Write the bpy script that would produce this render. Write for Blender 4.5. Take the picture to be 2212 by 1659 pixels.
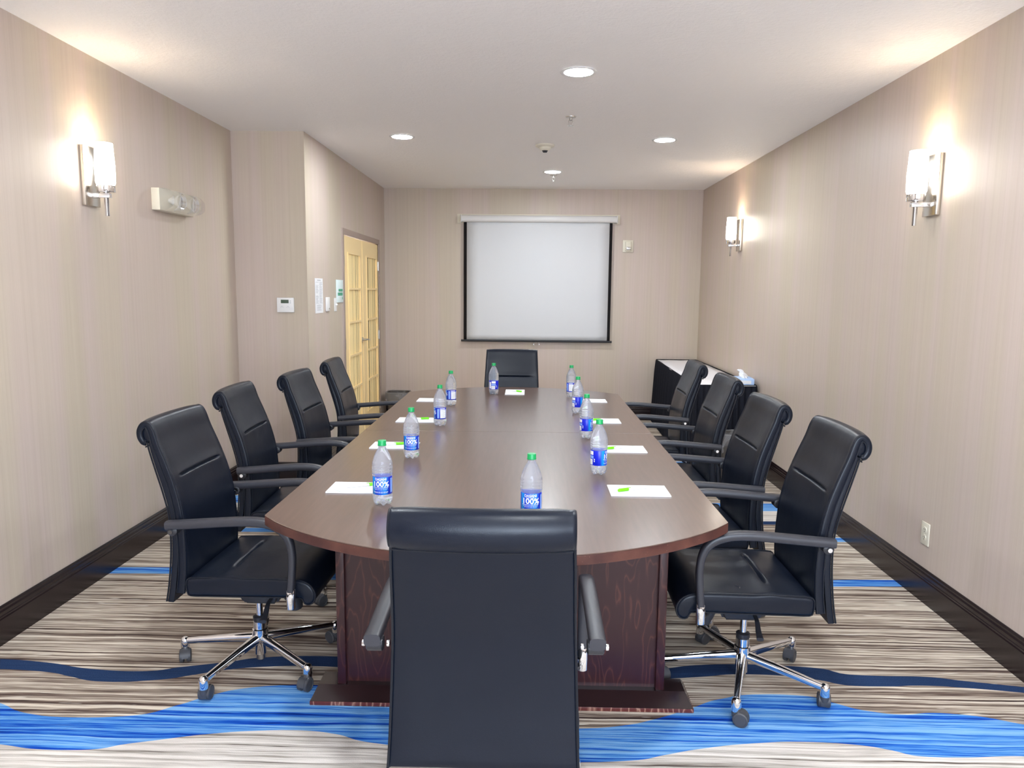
import bpy, bmesh, math, random
from mathutils import Vector, Matrix
PI = math.pi
random.seed(4)
S = bpy.context.scene
C = S.collection
for o in list(bpy.data.objects):
    bpy.data.objects.remove(o)

# ------------------------------------------------------------------ camera
F = 1599.35; CH = 1.5519
right = Vector((0.999708, 0.022345, 0.009203))
up = Vector((-0.011925, 0.124949, 0.992092))
fwd = Vector((-0.021019, 0.991912, -0.125179))
cam = bpy.data.cameras.new('camera'); cam.sensor_width = 36; cam.lens = F/2212*36; cam.clip_start = .05
co = bpy.data.objects.new('camera', cam); C.objects.link(co)
m = Matrix.Identity(4)
for i in range(3):
    m[i][0] = right[i]; m[i][1] = up[i]; m[i][2] = -fwd[i]
m[2][3] = CH
co.matrix_world = m
S.camera = co
# ------------------------------------------------------------------ world, exposure
SKY = 7.5
W = bpy.data.worlds.new('world'); S.world = W; W.use_nodes = True
W.node_tree.nodes['Background'].inputs[0].default_value = (.72, .84, 1, 1)   # daylight outside the added, unseen window behind the camera
W.node_tree.nodes['Background'].inputs[1].default_value = SKY
S.view_settings.view_transform = 'Standard'; S.view_settings.look = 'None'
S.view_settings.gamma = 1; S.view_settings.use_curve_mapping = False
S.view_settings.exposure = 1.38
try:
    S.cycles.use_denoising = True
    S.cycles.max_bounces = 10; S.cycles.diffuse_bounces = 6; S.cycles.transmission_bounces = 8
    S.cycles.sample_clamp_indirect = 6
except Exception: pass
DOWN = 150.0      # ceiling disc emission
DOWNC = (.89, .955, 1.0)
SHADE = 7.8      # sconce glass emission
BULB = 1.0       # lamp inside each sconce, W
XR, XL, XD, YB, YJ, YF, H = 2.035, -2.288, -1.7265, 8.934, 5.7885, -1.9, 2.74
TZ = .76

# ------------------------------------------------------------------ helpers
def box(bm, x0, x1, y0, y1, z0, z1, bev=0, seg=2):
    r = bmesh.ops.create_cube(bm, size=1, matrix=Matrix.Translation(((x0+x1)/2, (y0+y1)/2, (z0+z1)/2)) @ Matrix.Diagonal((x1-x0, y1-y0, z1-z0, 1)))
    vs = r['verts']
    if bev:
        es = list({e for v in vs for e in v.link_edges})
        bmesh.ops.bevel(bm, geom=es, offset=bev, segments=seg, affect='EDGES', profile=.5)
    return vs
def lathe(bm, prof, n=24, c=(0, 0, 0), axis='Z', caps=True):
    c = Vector(c); rings = []
    for r, h in prof:
        ring = []
        for k in range(n):
            a = 2*PI*k/n
            if axis == 'Z': p = Vector((r*math.cos(a), r*math.sin(a), h))
            elif axis == 'X': p = Vector((h, r*math.cos(a), r*math.sin(a)))
            else: p = Vector((r*math.sin(a), h, r*math.cos(a)))
            ring.append(bm.verts.new(c+p))
        rings.append(ring)
    fs = []
    for a, b in zip(rings, rings[1:]):
        for k in range(n):
            fs.append(bm.faces.new((a[k], a[(k+1) % n], b[(k+1) % n], b[k])))
    if caps:
        bm.faces.new(list(reversed(rings[0]))); bm.faces.new(rings[-1])
    return rings
def sweep(bm, pts, rings_fn, closed=False, caps=True):
    """pts: list; rings_fn(i)-> list of Vector"""
    R = [[bm.verts.new(p) for p in rings_fn(i)] for i in range(len(pts))]
    n = len(R[0])
    prs = list(zip(R, R[1:])) + ([(R[-1], R[0])] if closed else [])
    for a, b in prs:
        for k in range(n):
            bm.faces.new((a[k], a[(k+1) % n], b[(k+1) % n], b[k]))
    if caps and not closed:
        bm.faces.new(list(reversed(R[0]))); bm.faces.new(R[-1])
    return R
def tube(bm, pts, r, n=10, closed=False, ry=None, upv=(0, 0, 1), caps=True, rf=None):
    pts = [Vector(p) for p in pts]; N = len(pts); upv = Vector(upv)
    def ring(i):
        a = pts[(i-1) % N] if (closed or i > 0) else pts[i]
        b = pts[(i+1) % N] if (closed or i < N-1) else pts[i]
        t = (b-a).normalized()
        s = t.cross(upv)
        if s.length < 1e-4: s = t.cross(Vector((1, 0, 0)))
        s.normalize(); u = s.cross(t).normalized()
        k = rf(i/(N-1)) if rf else 1
        out = []
        for j in range(n):
            an = 2*PI*j/n
            if ry:   # superellipse-like flat section
                ca, sa = math.cos(an), math.sin(an)
                ca = math.copysign(abs(ca)**.6, ca); sa = math.copysign(abs(sa)**.6, sa)
                out.append(pts[i] + s*ca*r*k + u*sa*ry*k)
            else: out.append(pts[i] + s*math.cos(an)*r*k + u*math.sin(an)*r*k)
        return out
    sweep(bm, pts, ring, closed, caps)
def smooth_path(pts, sub=6, closed=False):
    P = [Vector(p) for p in pts]; out = []; n = len(P)
    rng = range(n) if closed else range(n-1)
    for i in rng:
        p0 = P[(i-1) % n] if (closed or i > 0) else P[0]
        p1 = P[i]; p2 = P[(i+1) % n]
        p3 = P[(i+2) % n] if (closed or i < n-2) else P[-1]
        for j in range(sub):
            t = j/sub
            out.append(.5*((2*p1)+(-p0+p2)*t+(2*p0-5*p1+4*p2-p3)*t*t+(-p0+3*p1-3*p2+p3)*t**3))
    if not closed: out.append(P[-1])
    return out
def prism(bm, poly, z0, z1, bev=0):
    a = [bm.verts.new((x, y, z0)) for x, y in poly]; b = [bm.verts.new((x, y, z1)) for x, y in poly]
    n = len(poly); fs = [bm.faces.new(list(reversed(a))), bm.faces.new(b)]
    for k in range(n): fs.append(bm.faces.new((a[k], a[(k+1) % n], b[(k+1) % n], b[k])))
    bmesh.ops.recalc_face_normals(bm, faces=fs)
    if bev:
        es = list({e for f in fs[:2] for e in f.edges})
        bmesh.ops.bevel(bm, geom=es, offset=bev, segments=2, affect='EDGES', profile=.5)
def obj(name, bm, mat, parent=None, smooth=True, ang=40):
    bmesh.ops.recalc_face_normals(bm, faces=bm.faces)
    me = bpy.data.meshes.new(name); bm.to_mesh(me); bm.free()
    if mat: me.materials.append(mat)
    if smooth:
        me.shade_smooth()
        try: me.set_sharp_from_angle(angle=math.radians(ang))
        except Exception: pass
    o = bpy.data.objects.new(name, me); C.objects.link(o)
    if parent: o.parent = parent
    return o
def mb(fn, *a, **k):
    bm = bmesh.new(); fn(bm, *a, **k); return bm
def tag(o, label, cat, group=None):
    o['label'] = label; o['category'] = cat
    if group: o['group'] = group
    return o
def thing(name, label, cat, loc=(0, 0, 0), rz=0, group=None):
    o = bpy.data.objects.new(name, None); o.empty_display_size = .05; C.objects.link(o)
    o.location = loc; o.rotation_euler = (0, 0, rz)
    return tag(o, label, cat, group)
def struct(o, label=None):
    o['kind'] = 'structure'
    if label: o['label'] = label
    return o
def kids(o): return [c for c in bpy.data.objects if c.parent == o]
def dup(root, loc, rz, label, group=None, rot_base=0):
    def cp(o, par):
        c = o.copy(); C.objects.link(c); c.parent = par
        for ch in kids(o): cp(ch, c)
        return c
    ks = kids(root)
    r = root.copy(); C.objects.link(r); r.location = loc; r.rotation_euler = (0, 0, rz); r['label'] = label
    if group: r['group'] = group
    for k in ks:
        c = cp(k, r)
        if rot_base and k.get('spin'): c.rotation_euler = (0, 0, k.rotation_euler[2]+rot_base)
    return r

# ------------------------------------------------------------------ materials
def mat(name, col, rough=.5, metal=0, spec=None, bump=None, **kw):
    M = bpy.data.materials.new(name); M.use_nodes = True
    nt = M.node_tree; p = nt.nodes['Principled BSDF']
    p.inputs['Base Color'].default_value = (*col, 1); p.inputs['Roughness'].default_value = rough
    p.inputs['Metallic'].default_value = metal
    if spec is not None: p.inputs['Specular IOR Level'].default_value = spec
    for k, v in kw.items(): p.inputs[k.replace('_', ' ')].default_value = v
    if bump:
        sc, st, dist = bump
        tc = nt.nodes.new('ShaderNodeTexCoord'); n = nt.nodes.new('ShaderNodeTexNoise'); b = nt.nodes.new('ShaderNodeBump')
        n.inputs['Scale'].default_value = sc; n.inputs['Detail'].default_value = 4
        b.inputs['Strength'].default_value = st; b.inputs['Distance'].default_value = dist
        nt.links.new(tc.outputs['Object'], n.inputs['Vector']); nt.links.new(n.outputs['Fac'], b.inputs['Height'])
        nt.links.new(b.outputs['Normal'], p.inputs['Normal'])
    return M
class NT:
    def __init__(s, M): s.t = M.node_tree; s.p = s.t.nodes['Principled BSDF']
    def n(s, typ, **k):
        x = s.t.nodes.new('ShaderNode'+typ)
        for a, b in k.items(): setattr(x, a, b)
        return x
    def l(s, a, b): s.t.links.new(a, b)
    def math(s, op, a, b=None, c=None, clamp=False):
        x = s.n('Math', operation=op); x.use_clamp = clamp
        for i, v in enumerate((a, b, c)):
            if v is None: continue
            if isinstance(v, (int, float)): x.inputs[i].default_value = v
            else: s.l(v, x.inputs[i])
        return x.outputs[0]
    def mix(s, f, a, b):
        x = s.n('Mix', data_type='RGBA')
        if isinstance(f, (int, float)): x.inputs[0].default_value = f
        else: s.l(f, x.inputs[0])
        for i, v in ((6, a), (7, b)):
            if isinstance(v, tuple): x.inputs[i].default_value = (*v, 1)
            else: s.l(v, x.inputs[i])
        return x.outputs[2]
    def noise(s, vec, scale=1, detail=2, rough=.5):
        x = s.n('TexNoise'); x.inputs['Scale'].default_value = scale; x.inputs['Detail'].default_value = detail
        x.inputs['Roughness'].default_value = rough
        s.l(vec, x.inputs['Vector']); return x.outputs['Fac']
    def comb(s, x, y, z):
        c = s.n('CombineXYZ')
        for i, v in enumerate((x, y, z)):
            if isinstance(v, (int, float)): c.inputs[i].default_value = v
            else: s.l(v, c.inputs[i])
        return c.outputs[0]
    def ramp(s, f, stops, interp='LINEAR'):
        r = s.n('ValToRGB'); r.color_ramp.interpolation = interp; e = r.color_ramp.elements
        while len(e) < len(stops): e.new(.5)
        for k, (p, c) in enumerate(stops): e[k].position = p; e[k].color = (*c, 1)
        s.l(f, r.inputs[0]); return r.outputs[0]
    def pos(s):
        g = s.n('NewGeometry'); q = s.n('SeparateXYZ'); s.l(g.outputs['Position'], q.inputs[0]); return q.outputs
    def bump(s, h, st, d):
        b = s.n('Bump'); b.inputs['Strength'].default_value = st; b.inputs['Distance'].default_value = d
        s.l(h, b.inputs['Height']); s.l(b.outputs[0], s.p.inputs['Normal'])

def wallpaper():
    M = mat('wallpaper', (.6, .53, .46), .42, spec=.35); q = NT(M); x, y, z = q.pos()
    u = q.math('ADD', x, y)
    fine = q.noise(q.comb(q.math('MULTIPLY', u, 300), 0, q.math('MULTIPLY', z, 1.2)), 1, 3, .7)
    band = q.noise(q.comb(q.math('MULTIPLY', u, 42), 3, q.math('MULTIPLY', z, .15)), 1, 2)
    broad = q.noise(q.comb(q.math('MULTIPLY', u, 3.2), 7, q.math('MULTIPLY', z, .25)), 1, 1)
    c1 = q.ramp(broad, [(.35, (.505, .43, .335)), (.5, (.535, .435, .385)), (.65, (.52, .44, .35))])
    c2 = q.mix(q.math('MULTIPLY', q.math('SUBTRACT', .58, band, clamp=True), .8, clamp=True), c1, (.40, .315, .25))
    c3 = q.mix(q.math('MULTIPLY', q.math('SUBTRACT', fine, .42, clamp=True), 1.0, clamp=True), c2, (.64, .565, .49))
    q.l(c3, q.p.inputs['Base Color']); q.bump(fine, .25, .0008)
    return M
def ceilmat():
    M = mat('ceiling_paint', (.92, .90, .89), .62, spec=.3); q = NT(M); g = q.n('NewGeometry')
    n = q.noise(g.outputs['Position'], 55, 5, .65); n2 = q.noise(g.outputs['Position'], 14, 3, .5)
    q.bump(q.math('ADD', n, q.math('MULTIPLY', n2, .8)), .5, .006)
    return M
def leather():
    M = mat('black_leather', (.0045, .0070, .0145), .33, spec=.27); q = NT(M); tc = q.n('TexCoord')
    n = q.noise(tc.outputs['Object'], 420, 3, .6); n2 = q.noise(tc.outputs['Object'], 9, 3, .5)
    q.bump(q.math('ADD', n, q.math('MULTIPLY', n2, 5)), .22, .0012)
    r = q.math('MULTIPLY_ADD', n2, .2, .22); q.l(r, q.p.inputs['Roughness'])
    return M
def wood(name, dark, light, rough, grain=1.0, sp=.5):
    M = mat(name, dark, rough, spec=sp); q = NT(M); tc = q.n('TexCoord'); s = q.n('SeparateXYZ'); q.l(tc.outputs['Object'], s.inputs[0])
    w = q.noise(q.comb(q.math('MULTIPLY', s.outputs[0], 7), q.math('MULTIPLY', s.outputs[1], 7), q.math('MULTIPLY', s.outputs[2], 1.6)), 1, 3)
    r = q.math('FRACT', q.math('MULTIPLY', w, 14))
    v = q.math('POWER', q.math('ABSOLUTE', q.math('MULTIPLY_ADD', r, 2, -1)), 6)
    f = q.noise(q.comb(q.math('MULTIPLY', s.outputs[0], 160), q.math('MULTIPLY', s.outputs[1], 160), q.math('MULTIPLY', s.outputs[2], 6)), 1, 2)
    k = q.math('MULTIPLY', q.math('MULTIPLY', v, q.math('MULTIPLY', f, grain)), 1, clamp=True)
    q.l(q.mix(k, dark, light), q.p.inputs['Base Color'])
    return M
M_wall = wallpaper(); M_ceil = ceilmat(); M_leather = leather()
M_pipe = mat('leather_piping', (.006, .008, .014), .3, spec=.3)
M_arm = mat('armrest_rubber', (.028, .028, .036), .4, bump=(300, .1, .0005))
M_blackp = mat('black_plastic', (.02, .02, .025), .42)
M_tyre = mat('caster_plastic', (.055, .055, .062), .5)
M_chrome = mat('chrome', (.86, .87, .9), .07, 1)
M_nickel = mat('brushed_nickel', (.66, .61, .54), .2, 1)
M_steel = mat('satin_steel', (.6, .58, .55), .3, 1)
M_pedestal = wood('mahogany_panel', (.030, .007, .010), (.13, .04, .028), .3, 1.0)
M_base = mat('dark_polished_wood', (.018, .008, .009), .16, spec=.7)
M_baseedge = wood('worn_plinth_edge', (.10, .02, .018), (.4, .22, .16), .4, 2)
M_board = mat('espresso_baseboard', (.014, .007, .008), .26, spec=.5)
M_white = mat('white_plastic', (.78, .77, .76), .4)
M_ivory = mat('ivory_plastic', (.72, .67, .55), .4)
M_paper = mat('white_paper', (.76, .76, .78), .6)
M_dark = mat('dark_gap', (.01, .01, .01), .6)
M_green = mat('green_cap', (.0, .33, .09), .35)
M_lime = mat('lime_pen_cap', (.16, .72, .0), .35)
M_print = mat('grey_print', (.45, .45, .48), .7)
M_gprint = mat('green_print', (.08, .33, .2), .7)
M_lgprint = mat('pale_green_print', (.35, .6, .38), .7)
M_white_ink = mat('white_lettering', (.9, .92, .95), .5)
M_screen = mat('screen_fabric', (.62, .625, .64), .75, spec=.15, bump=(2.2, .35, .006))
M_black = mat('screen_black', (.006, .006, .009), .5)
M_housing = mat('screen_case', (.62, .60, .585), .35)
M_skirt = mat('black_skirt_cloth', (.006, .007, .013), .75, spec=.2)
M_cloth = mat('white_linen', (.78, .76, .78), .85, bump=(60, .15, .001))
M_doorframe = mat('taupe_door_frame', (.33, .25, .21), .4)
M_door = mat('maple_door', (.92, .70, .36), .45, bump=(40, .05, .001))
M_blind = mat('cream_blind', (.97, .76, .38), .6)
M_gapb = mat('blind_shadow_gap', (.12, .06, .015), .8)
M_bag = mat('clear_liner', (.85, .85, .88), .25, Transmission_Weight=.75, IOR=1.15, Alpha=.55)
M_clear = mat('clear_polycarbonate', (.95, .95, .95), .05, Transmission_Weight=1.0, IOR=1.3, Alpha=.7)
M_bin = mat('bin_brown_plastic', (.075, .062, .052), .45)
M_tissuebox = mat('tissue_carton', (.42, .58, .85), .5)
M_lcd = mat('lcd_green', (.06, .09, .06), .2)
def emis(name, col, st):
    M = mat(name, col, .5); p = M.node_tree.nodes['Principled BSDF']
    p.inputs['Emission Color'].default_value = (*col, 1); p.inputs['Emission Strength'].default_value = st; return M
M_down = emis('downlight_lens', DOWNC, DOWN)
M_shade = emis('opal_glass', (1, .93, .82), SHADE)
def tabletop_mat():
    M = mat('walnut_laminate', (.062, .030, .022), .33, spec=.7, Coat_Weight=.5, Coat_Roughness=.19); q = NT(M); x, y, z = q.pos()
    n = q.noise(q.comb(q.math('MULTIPLY', x, 60), q.math('MULTIPLY', y, 4), 0), 1, 3)
    q.l(q.ramp(n, [(.3, (.088, .048, .034)), (.7, (.112, .063, .046))]), q.p.inputs['Base Color'])
    g = q.n('NewGeometry'); b = q.noise(g.outputs['Position'], 500, 2); q.bump(b, .06, .0006)
    return M
M_top = tabletop_mat()
def edge_mat():
    M = mat('table_edge_band', (.075, .022, .017), .38); q = NT(M); g = q.n('NewGeometry')
    n = q.noise(g.outputs['Position'], 9, 3); n2 = q.noise(g.outputs['Position'], 130, 3, .7)
    c = q.ramp(n, [(.35, (.05, .014, .012)), (.65, (.11, .038, .026))])
    c = q.mix(q.math('MULTIPLY', q.math('SUBTRACT', n2, .66, clamp=True), 5, clamp=True), c, (.4, .22, .15))
    q.l(c, q.p.inputs['Base Color']); return M
M_edge = edge_mat()
def water():
    M = bpy.data.materials.new('clear_bottle'); M.use_nodes = True; nt = M.node_tree
    p = nt.nodes['Principled BSDF']; out = nt.nodes['Material Output']
    p.inputs['Base Color'].default_value = (.97, .985, 1, 1); p.inputs['Roughness'].default_value = .0
    p.inputs['Transmission Weight'].default_value = 1; p.inputs['IOR'].default_value = 1.33
    t = nt.nodes.new('ShaderNodeBsdfTransparent'); t.inputs[0].default_value = (.96, .975, 1, 1)
    g = nt.nodes.new('ShaderNodeBsdfPrincipled'); g.inputs['Base Color'].default_value = (.80, .87, 1, 1); g.inputs['Roughness'].default_value = .12
    m1 = nt.nodes.new('ShaderNodeMixShader'); m1.inputs[0].default_value = .4
    m2 = nt.nodes.new('ShaderNodeMixShader'); m2.inputs[0].default_value = .15
    nt.links.new(p.outputs[0], m1.inputs[1]); nt.links.new(t.outputs[0], m1.inputs[2])
    nt.links.new(m1.outputs[0], m2.inputs[1]); nt.links.new(g.outputs[0], m2.inputs[2]); nt.links.new(m2.outputs[0], out.inputs[0])
    return M
M_bottle = water()
def label_mat():
    M = mat('blue_label', (.01, .05, .6), .3); q = NT(M); tc = q.n('TexCoord'); s = q.n('SeparateXYZ'); q.l(tc.outputs['Object'], s.inputs[0])
    a = q.math('ARCTAN2', s.outputs[0], q.math('MULTIPLY', s.outputs[1], -1))     # angle to the right of the front
    c = q.ramp(q.math('MULTIPLY_ADD', a, 1/(2*PI), .5), [(0, (.0, .012, .5)), (.30, (.0, .012, .55)), (.36, (.0, .30, .75)), (.42, (.0, .03, .6)), (.50, (.0, .12, .78)), (.57, (.0, .25, .8)), (.64, (.0, .02, .45)), (1, (.0, .012, .5))])
    q.l(c, q.p.inputs['Base Color']); return M
M_label = label_mat()

def carpet_mat():
    M = mat('striped_carpet', (.4, .35, .3), .95, spec=.08); q = NT(M); x, y, z = q.pos()
    wob = q.math('MULTIPLY', q.math('SUBTRACT', q.noise(q.comb(q.math('MULTIPLY', x, 2.2), q.math('MULTIPLY', y, 7), 0), 1, 3), .5), .035)
    yw = q.math('ADD', y, wob)
    X0, X1 = -2.4, 2.2
    xn = q.math('DIVIDE', q.math('SUBTRACT', x, X0), X1-X0, clamp=True)
    def curve(pts, y0, y1):
        f = q.n('FloatCurve'); cu = f.mapping.curves[0]
        pts = [((px-X0)/(X1-X0), (py-y0)/(y1-y0)) for px, py in pts]
        cu.points[0].location = pts[0]; cu.points[1].location = pts[-1]
        for p in pts[1:-1]: cu.points.new(*p)
        f.mapping.update(); q.l(xn, f.inputs['Value'])
        return q.math('MULTIPLY_ADD', f.outputs[0], y1-y0, y0)
    nt_ = curve([(-2.4, 2.88), (-2.198, 2.887), (-1.984, 2.866), (-1.76, 2.821), (-1.58, 2.811), (-1.42, 2.85), (-1.237, 2.902), (-1.1, 2.945), (-.9, 2.965), (-.75, 2.96), (-.5, 2.9), (-.2, 2.83), (.2, 2.83), (.576, 2.915), (.75, 2.955), (.92, 2.967), (1.1, 2.96), (1.243, 2.942), (1.33, 2.9), (1.467, 2.893), (1.628, 2.893), (1.774, 2.867), (2.2, 2.79)], 2.6, 3.1)
    nb_ = curve([(-2.4, 2.80), (-2.139, 2.806), (-1.935, 2.79), (-1.818, 2.759), (-1.65, 2.726), (-1.485, 2.743), (-1.335, 2.791), (-1.211, 2.838), (-1.076, 2.866), (-.897, 2.88), (-.72, 2.87), (-.5, 2.82), (-.2, 2.75), (.2, 2.76), (.561, 2.832), (.727, 2.857), (.896, 2.883), (1.056, 2.878), (1.205, 2.845), (1.32, 2.809), (1.45, 2.81), (1.591, 2.822), (1.743, 2.813), (2.2, 2.72)], 2.6, 3.1)
    bt_ = curve([(-2.4, 2.68), (-2.15, 2.62), (-1.963, 2.561), (-1.8, 2.495), (-1.68, 2.48), (-1.459, 2.493), (-1.3, 2.57), (-1.2, 2.645), (-1.086, 2.70), (-.923, 2.73), (-.84, 2.733), (-.7, 2.715), (-.5, 2.66), (-.3, 2.55), (0, 2.475), (.214, 2.479), (.36, 2.503), (.473, 2.544), (.637, 2.629), (.766, 2.696), (.93, 2.733), (1.083, 2.729), (1.18, 2.684), (1.305, 2.627), (1.408, 2.612), (1.526, 2.627), (1.632, 2.62), (1.824, 2.563), (2.2, 2.45)], 2.2, 2.8)
    bb_ = curve([(-2.4, 2.33), (-2.0, 2.335), (-1.785, 2.313), (-1.617, 2.29), (-1.47, 2.295), (-1.368, 2.328), (-1.261, 2.357), (-1.096, 2.399), (-.949, 2.422), (-.795, 2.431), (-.666, 2.415), (-.564, 2.377), (-.45, 2.355), (-.2, 2.3), (.1, 2.285), (.367, 2.303), (.472, 2.334), (.616, 2.377), (.796, 2.412), (.973, 2.428), (1.141, 2.419), (1.264, 2.39), (1.35, 2.36), (1.483, 2.359), (1.699, 2.373), (2.2, 2.33)], 2.2, 2.8)
    gt = lambda a, b: q.math('GREATER_THAN', a, b)
    band = lambda lo, hi: q.math('MULTIPLY', gt(y, lo), gt(hi, y))
    # yarn rows
    def rows(w, xs, seed):
        r = q.math('FLOOR', q.math('DIVIDE', yw, w))
        return q.noise(q.comb(q.math('ADD', q.math('MULTIPLY', x, xs), q.math('MULTIPLY', r, 17.3)), q.math('MULTIPLY', r, 5.71), seed), 1, 2)
    big = q.noise(q.comb(q.math('MULTIPLY', x, .6), q.math('MULTIPLY', yw, 62), 0), 1, 3, .6)
    fine = rows(.0042, 5, 3)
    line = rows(.0115, .45, 5)
    dash = rows(.0056, 3.6, 9)
    fuzz = q.noise(q.comb(q.math('MULTIPLY', x, 330), q.math('MULTIPLY', y, 330), 0), 1, 2)
    v = q.math('ADD', q.math('MULTIPLY', big, .42), q.math('ADD', q.math('MULTIPLY', fine, .24), q.math('MULTIPLY', line, .40)))
    v = q.math('MULTIPLY_ADD', v, 2.7, -.90)
    brown = q.ramp(v, [(.24, (.045, .028, .025)), (.35, (.13, .09, .075)), (.45, (.25, .195, .155)), (.56, (.42, .35, .285)), (.72, (.68, .60, .50))])
    brown = q.mix(q.math('MULTIPLY', q.math('SUBTRACT', dash, .665, clamp=True), 12, clamp=True), brown, (.9, .85, .74))
    blue = q.ramp(v, [(.18, (.003, .012, .09)), (.28, (.006, .045, .38)), (.38, (.012, .10, .50)), (.50, (.07, .25, .63)), (.70, (.22, .44, .74))])
    cream = q.ramp(v, [(.22, (.10, .08, .07)), (.30, (.34, .30, .26)), (.42, (.46, .42, .375)), (.54, (.63, .58, .53)), (.72, (.76, .71, .66))])
    navy = q.ramp(fuzz, [(.3, (.012, .028, .085)), (.7, (.03, .06, .14))])
    col = brown
    # farther repeats of the blue waves
    def wave(c, amp, ph, hw):
        s_ = q.math('MULTIPLY', q.math('SINE', q.math('MULTIPLY_ADD', x, 3.1, ph)), amp)
        return q.math('LESS_THAN', q.math('ABSOLUTE', q.math('SUBTRACT', q.math('SUBTRACT', y, c), s_)), hw)
    lite = wave(5.12, .03, .4, .16)
    col = q.mix(lite, col, cream)
    for c, a, ph, hw in ((3.865, .022, 1.3, .046), (4.585, .015, .3, .04), (5.30, .02, .2, .095), (6.6, .06, 2, .12), (7.6, .03, 1, .07)):
        col = q.mix(wave(c, a, ph, hw), col, blue)
    col = q.mix(wave(4.92, .01, .6, .036), col, navy)
    col = q.mix(band(nb_, nt_), col, navy)
    col = q.mix(band(bb_, bt_), col, blue)
    col = q.mix(gt(bb_, y), col, cream)
    q.l(col, q.p.inputs['Base Color'])
    q.bump(q.math('ADD', q.math('ADD', fine, q.math('MULTIPLY', big, 1.5)), q.math('MULTIPLY', fuzz, .5)), .5, .004)
    return M
M_carpet = carpet_mat()

# ------------------------------------------------------------------ room shell
struct(obj('floor', mb(box, XL-.1, XR+.1, YF-.1, YB+.1, -.05, 0), M_carpet, smooth=False), 'striped brown and blue patterned carpet')
struct(obj('ceiling', mb(box, XL-.1, XR+.1, YF-.1, YB+.1, H, H+.05), M_ceil, smooth=False), 'textured off-white ceiling')
struct(obj('wall_right', mb(box, XR, XR+.1, YF-.1, YB+.1, 0, H), M_wall, smooth=False))
struct(obj('wall_back', mb(box, XD, XR, YB, YB+.1, 0, H), M_wall, smooth=False))
struct(obj('wall_left', mb(box, XL-.1, XL, YF-.1, YJ, 0, H), M_wall, smooth=False))
struct(obj('wall_recess', mb(box, XL-.1, XD-.14, YJ, YJ+.1, 0, H), M_wall, smooth=False))
WX0, WX1, WZ0, WZ1 = -.75, 1.80, .75, 2.45  # opening for an added, unseen window that brightens the room
bm = bmesh.new()
box(bm, XL, WX0, YF-.1, YF, 0, H); box(bm, WX1, XR, YF-.1, YF, 0, H); box(bm, WX0, WX1, YF-.1, YF, 0, WZ0); box(bm, WX0, WX1, YF-.1, YF, WZ1, H)
struct(obj('wall_front', bm, M_wall, smooth=False))
bm = bmesh.new()
for a, b, c_, d_ in ((WX0, WX0+.05, WZ0, WZ1), (WX1-.05, WX1, WZ0, WZ1), (WX0, WX1, WZ0, WZ0+.05), (WX0, WX1, WZ1-.05, WZ1), (.50, .56, WZ0, WZ1)):
    box(bm, a, b, YF-.09, YF-.03, c_, d_, .004)
struct(obj('added_window_1', bm, M_white, smooth=False), 'unseen white framed window added behind the photographer')
PL = bpy.data.lights.new('added_window_portal', 'AREA'); PL.shape = 'RECTANGLE'; PL.size = WX1-WX0; PL.size_y = WZ1-WZ0; PL.cycles.is_portal = True  # guides sampling of daylight through the added window
po = bpy.data.objects.new('added_window_portal', PL); C.objects.link(po); po.location = ((WX0+WX1)/2, YF-.12, (WZ0+WZ1)/2); po.rotation_euler = (PI/2, 0, 0)
DY0, DY1, DZ = 6.947, 8.545, 2.058
bm = bmesh.new()
box(bm, XD-.14, XD, YJ, DY0, 0, H); box(bm, XD-.14, XD, DY1, YB+.1, 0, H); box(bm, XD-.14, XD, DY0, DY1, DZ, H)
struct(obj('wall_doorway', bm, M_wall, smooth=False))
# baseboards: moulded profile swept along the walls
BP = [(0, 0), (.018, 0), (.018, .112), (.015, .118), (.0155, .124), (.013, .128), (.0135, .142), (.009, .150), (.0095, .158), (.004, .167), (0, .167)]
def baseboard(name, a, b, nrm):
    bm = bmesh.new(); a = Vector(a); b = Vector(b); nrm = Vector(nrm)
    A = [bm.verts.new((a.x+nrm.x*d, a.y+nrm.y*d, z)) for d, z in BP]; B = [bm.verts.new((b.x+nrm.x*d, b.y+nrm.y*d, z)) for d, z in BP]
    n = len(BP)
    for k in range(n): bm.faces.new((A[k], A[(k+1) % n], B[(k+1) % n], B[k]))
    bm.faces.new(A); bm.faces.new(list(reversed(B)))
    struct(obj(name, bm, M_board, smooth=False))
baseboard('baseboard_left', (XL, YF), (XL, YJ), (1, 0))
baseboard('baseboard_right', (XR, YF), (XR, YB), (-1, 0))
baseboard('baseboard_back', (XD, YB), (XR, YB), (0, -1))
baseboard('baseboard_recess', (XL, YJ), (XD, YJ), (0, -1))
baseboard('baseboard_doorway', (XD, YJ-.018), (XD, DY0-.055), (1, 0))
baseboard('baseboard_front', (XL, YF), (XR, YF), (0, 1))
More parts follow.
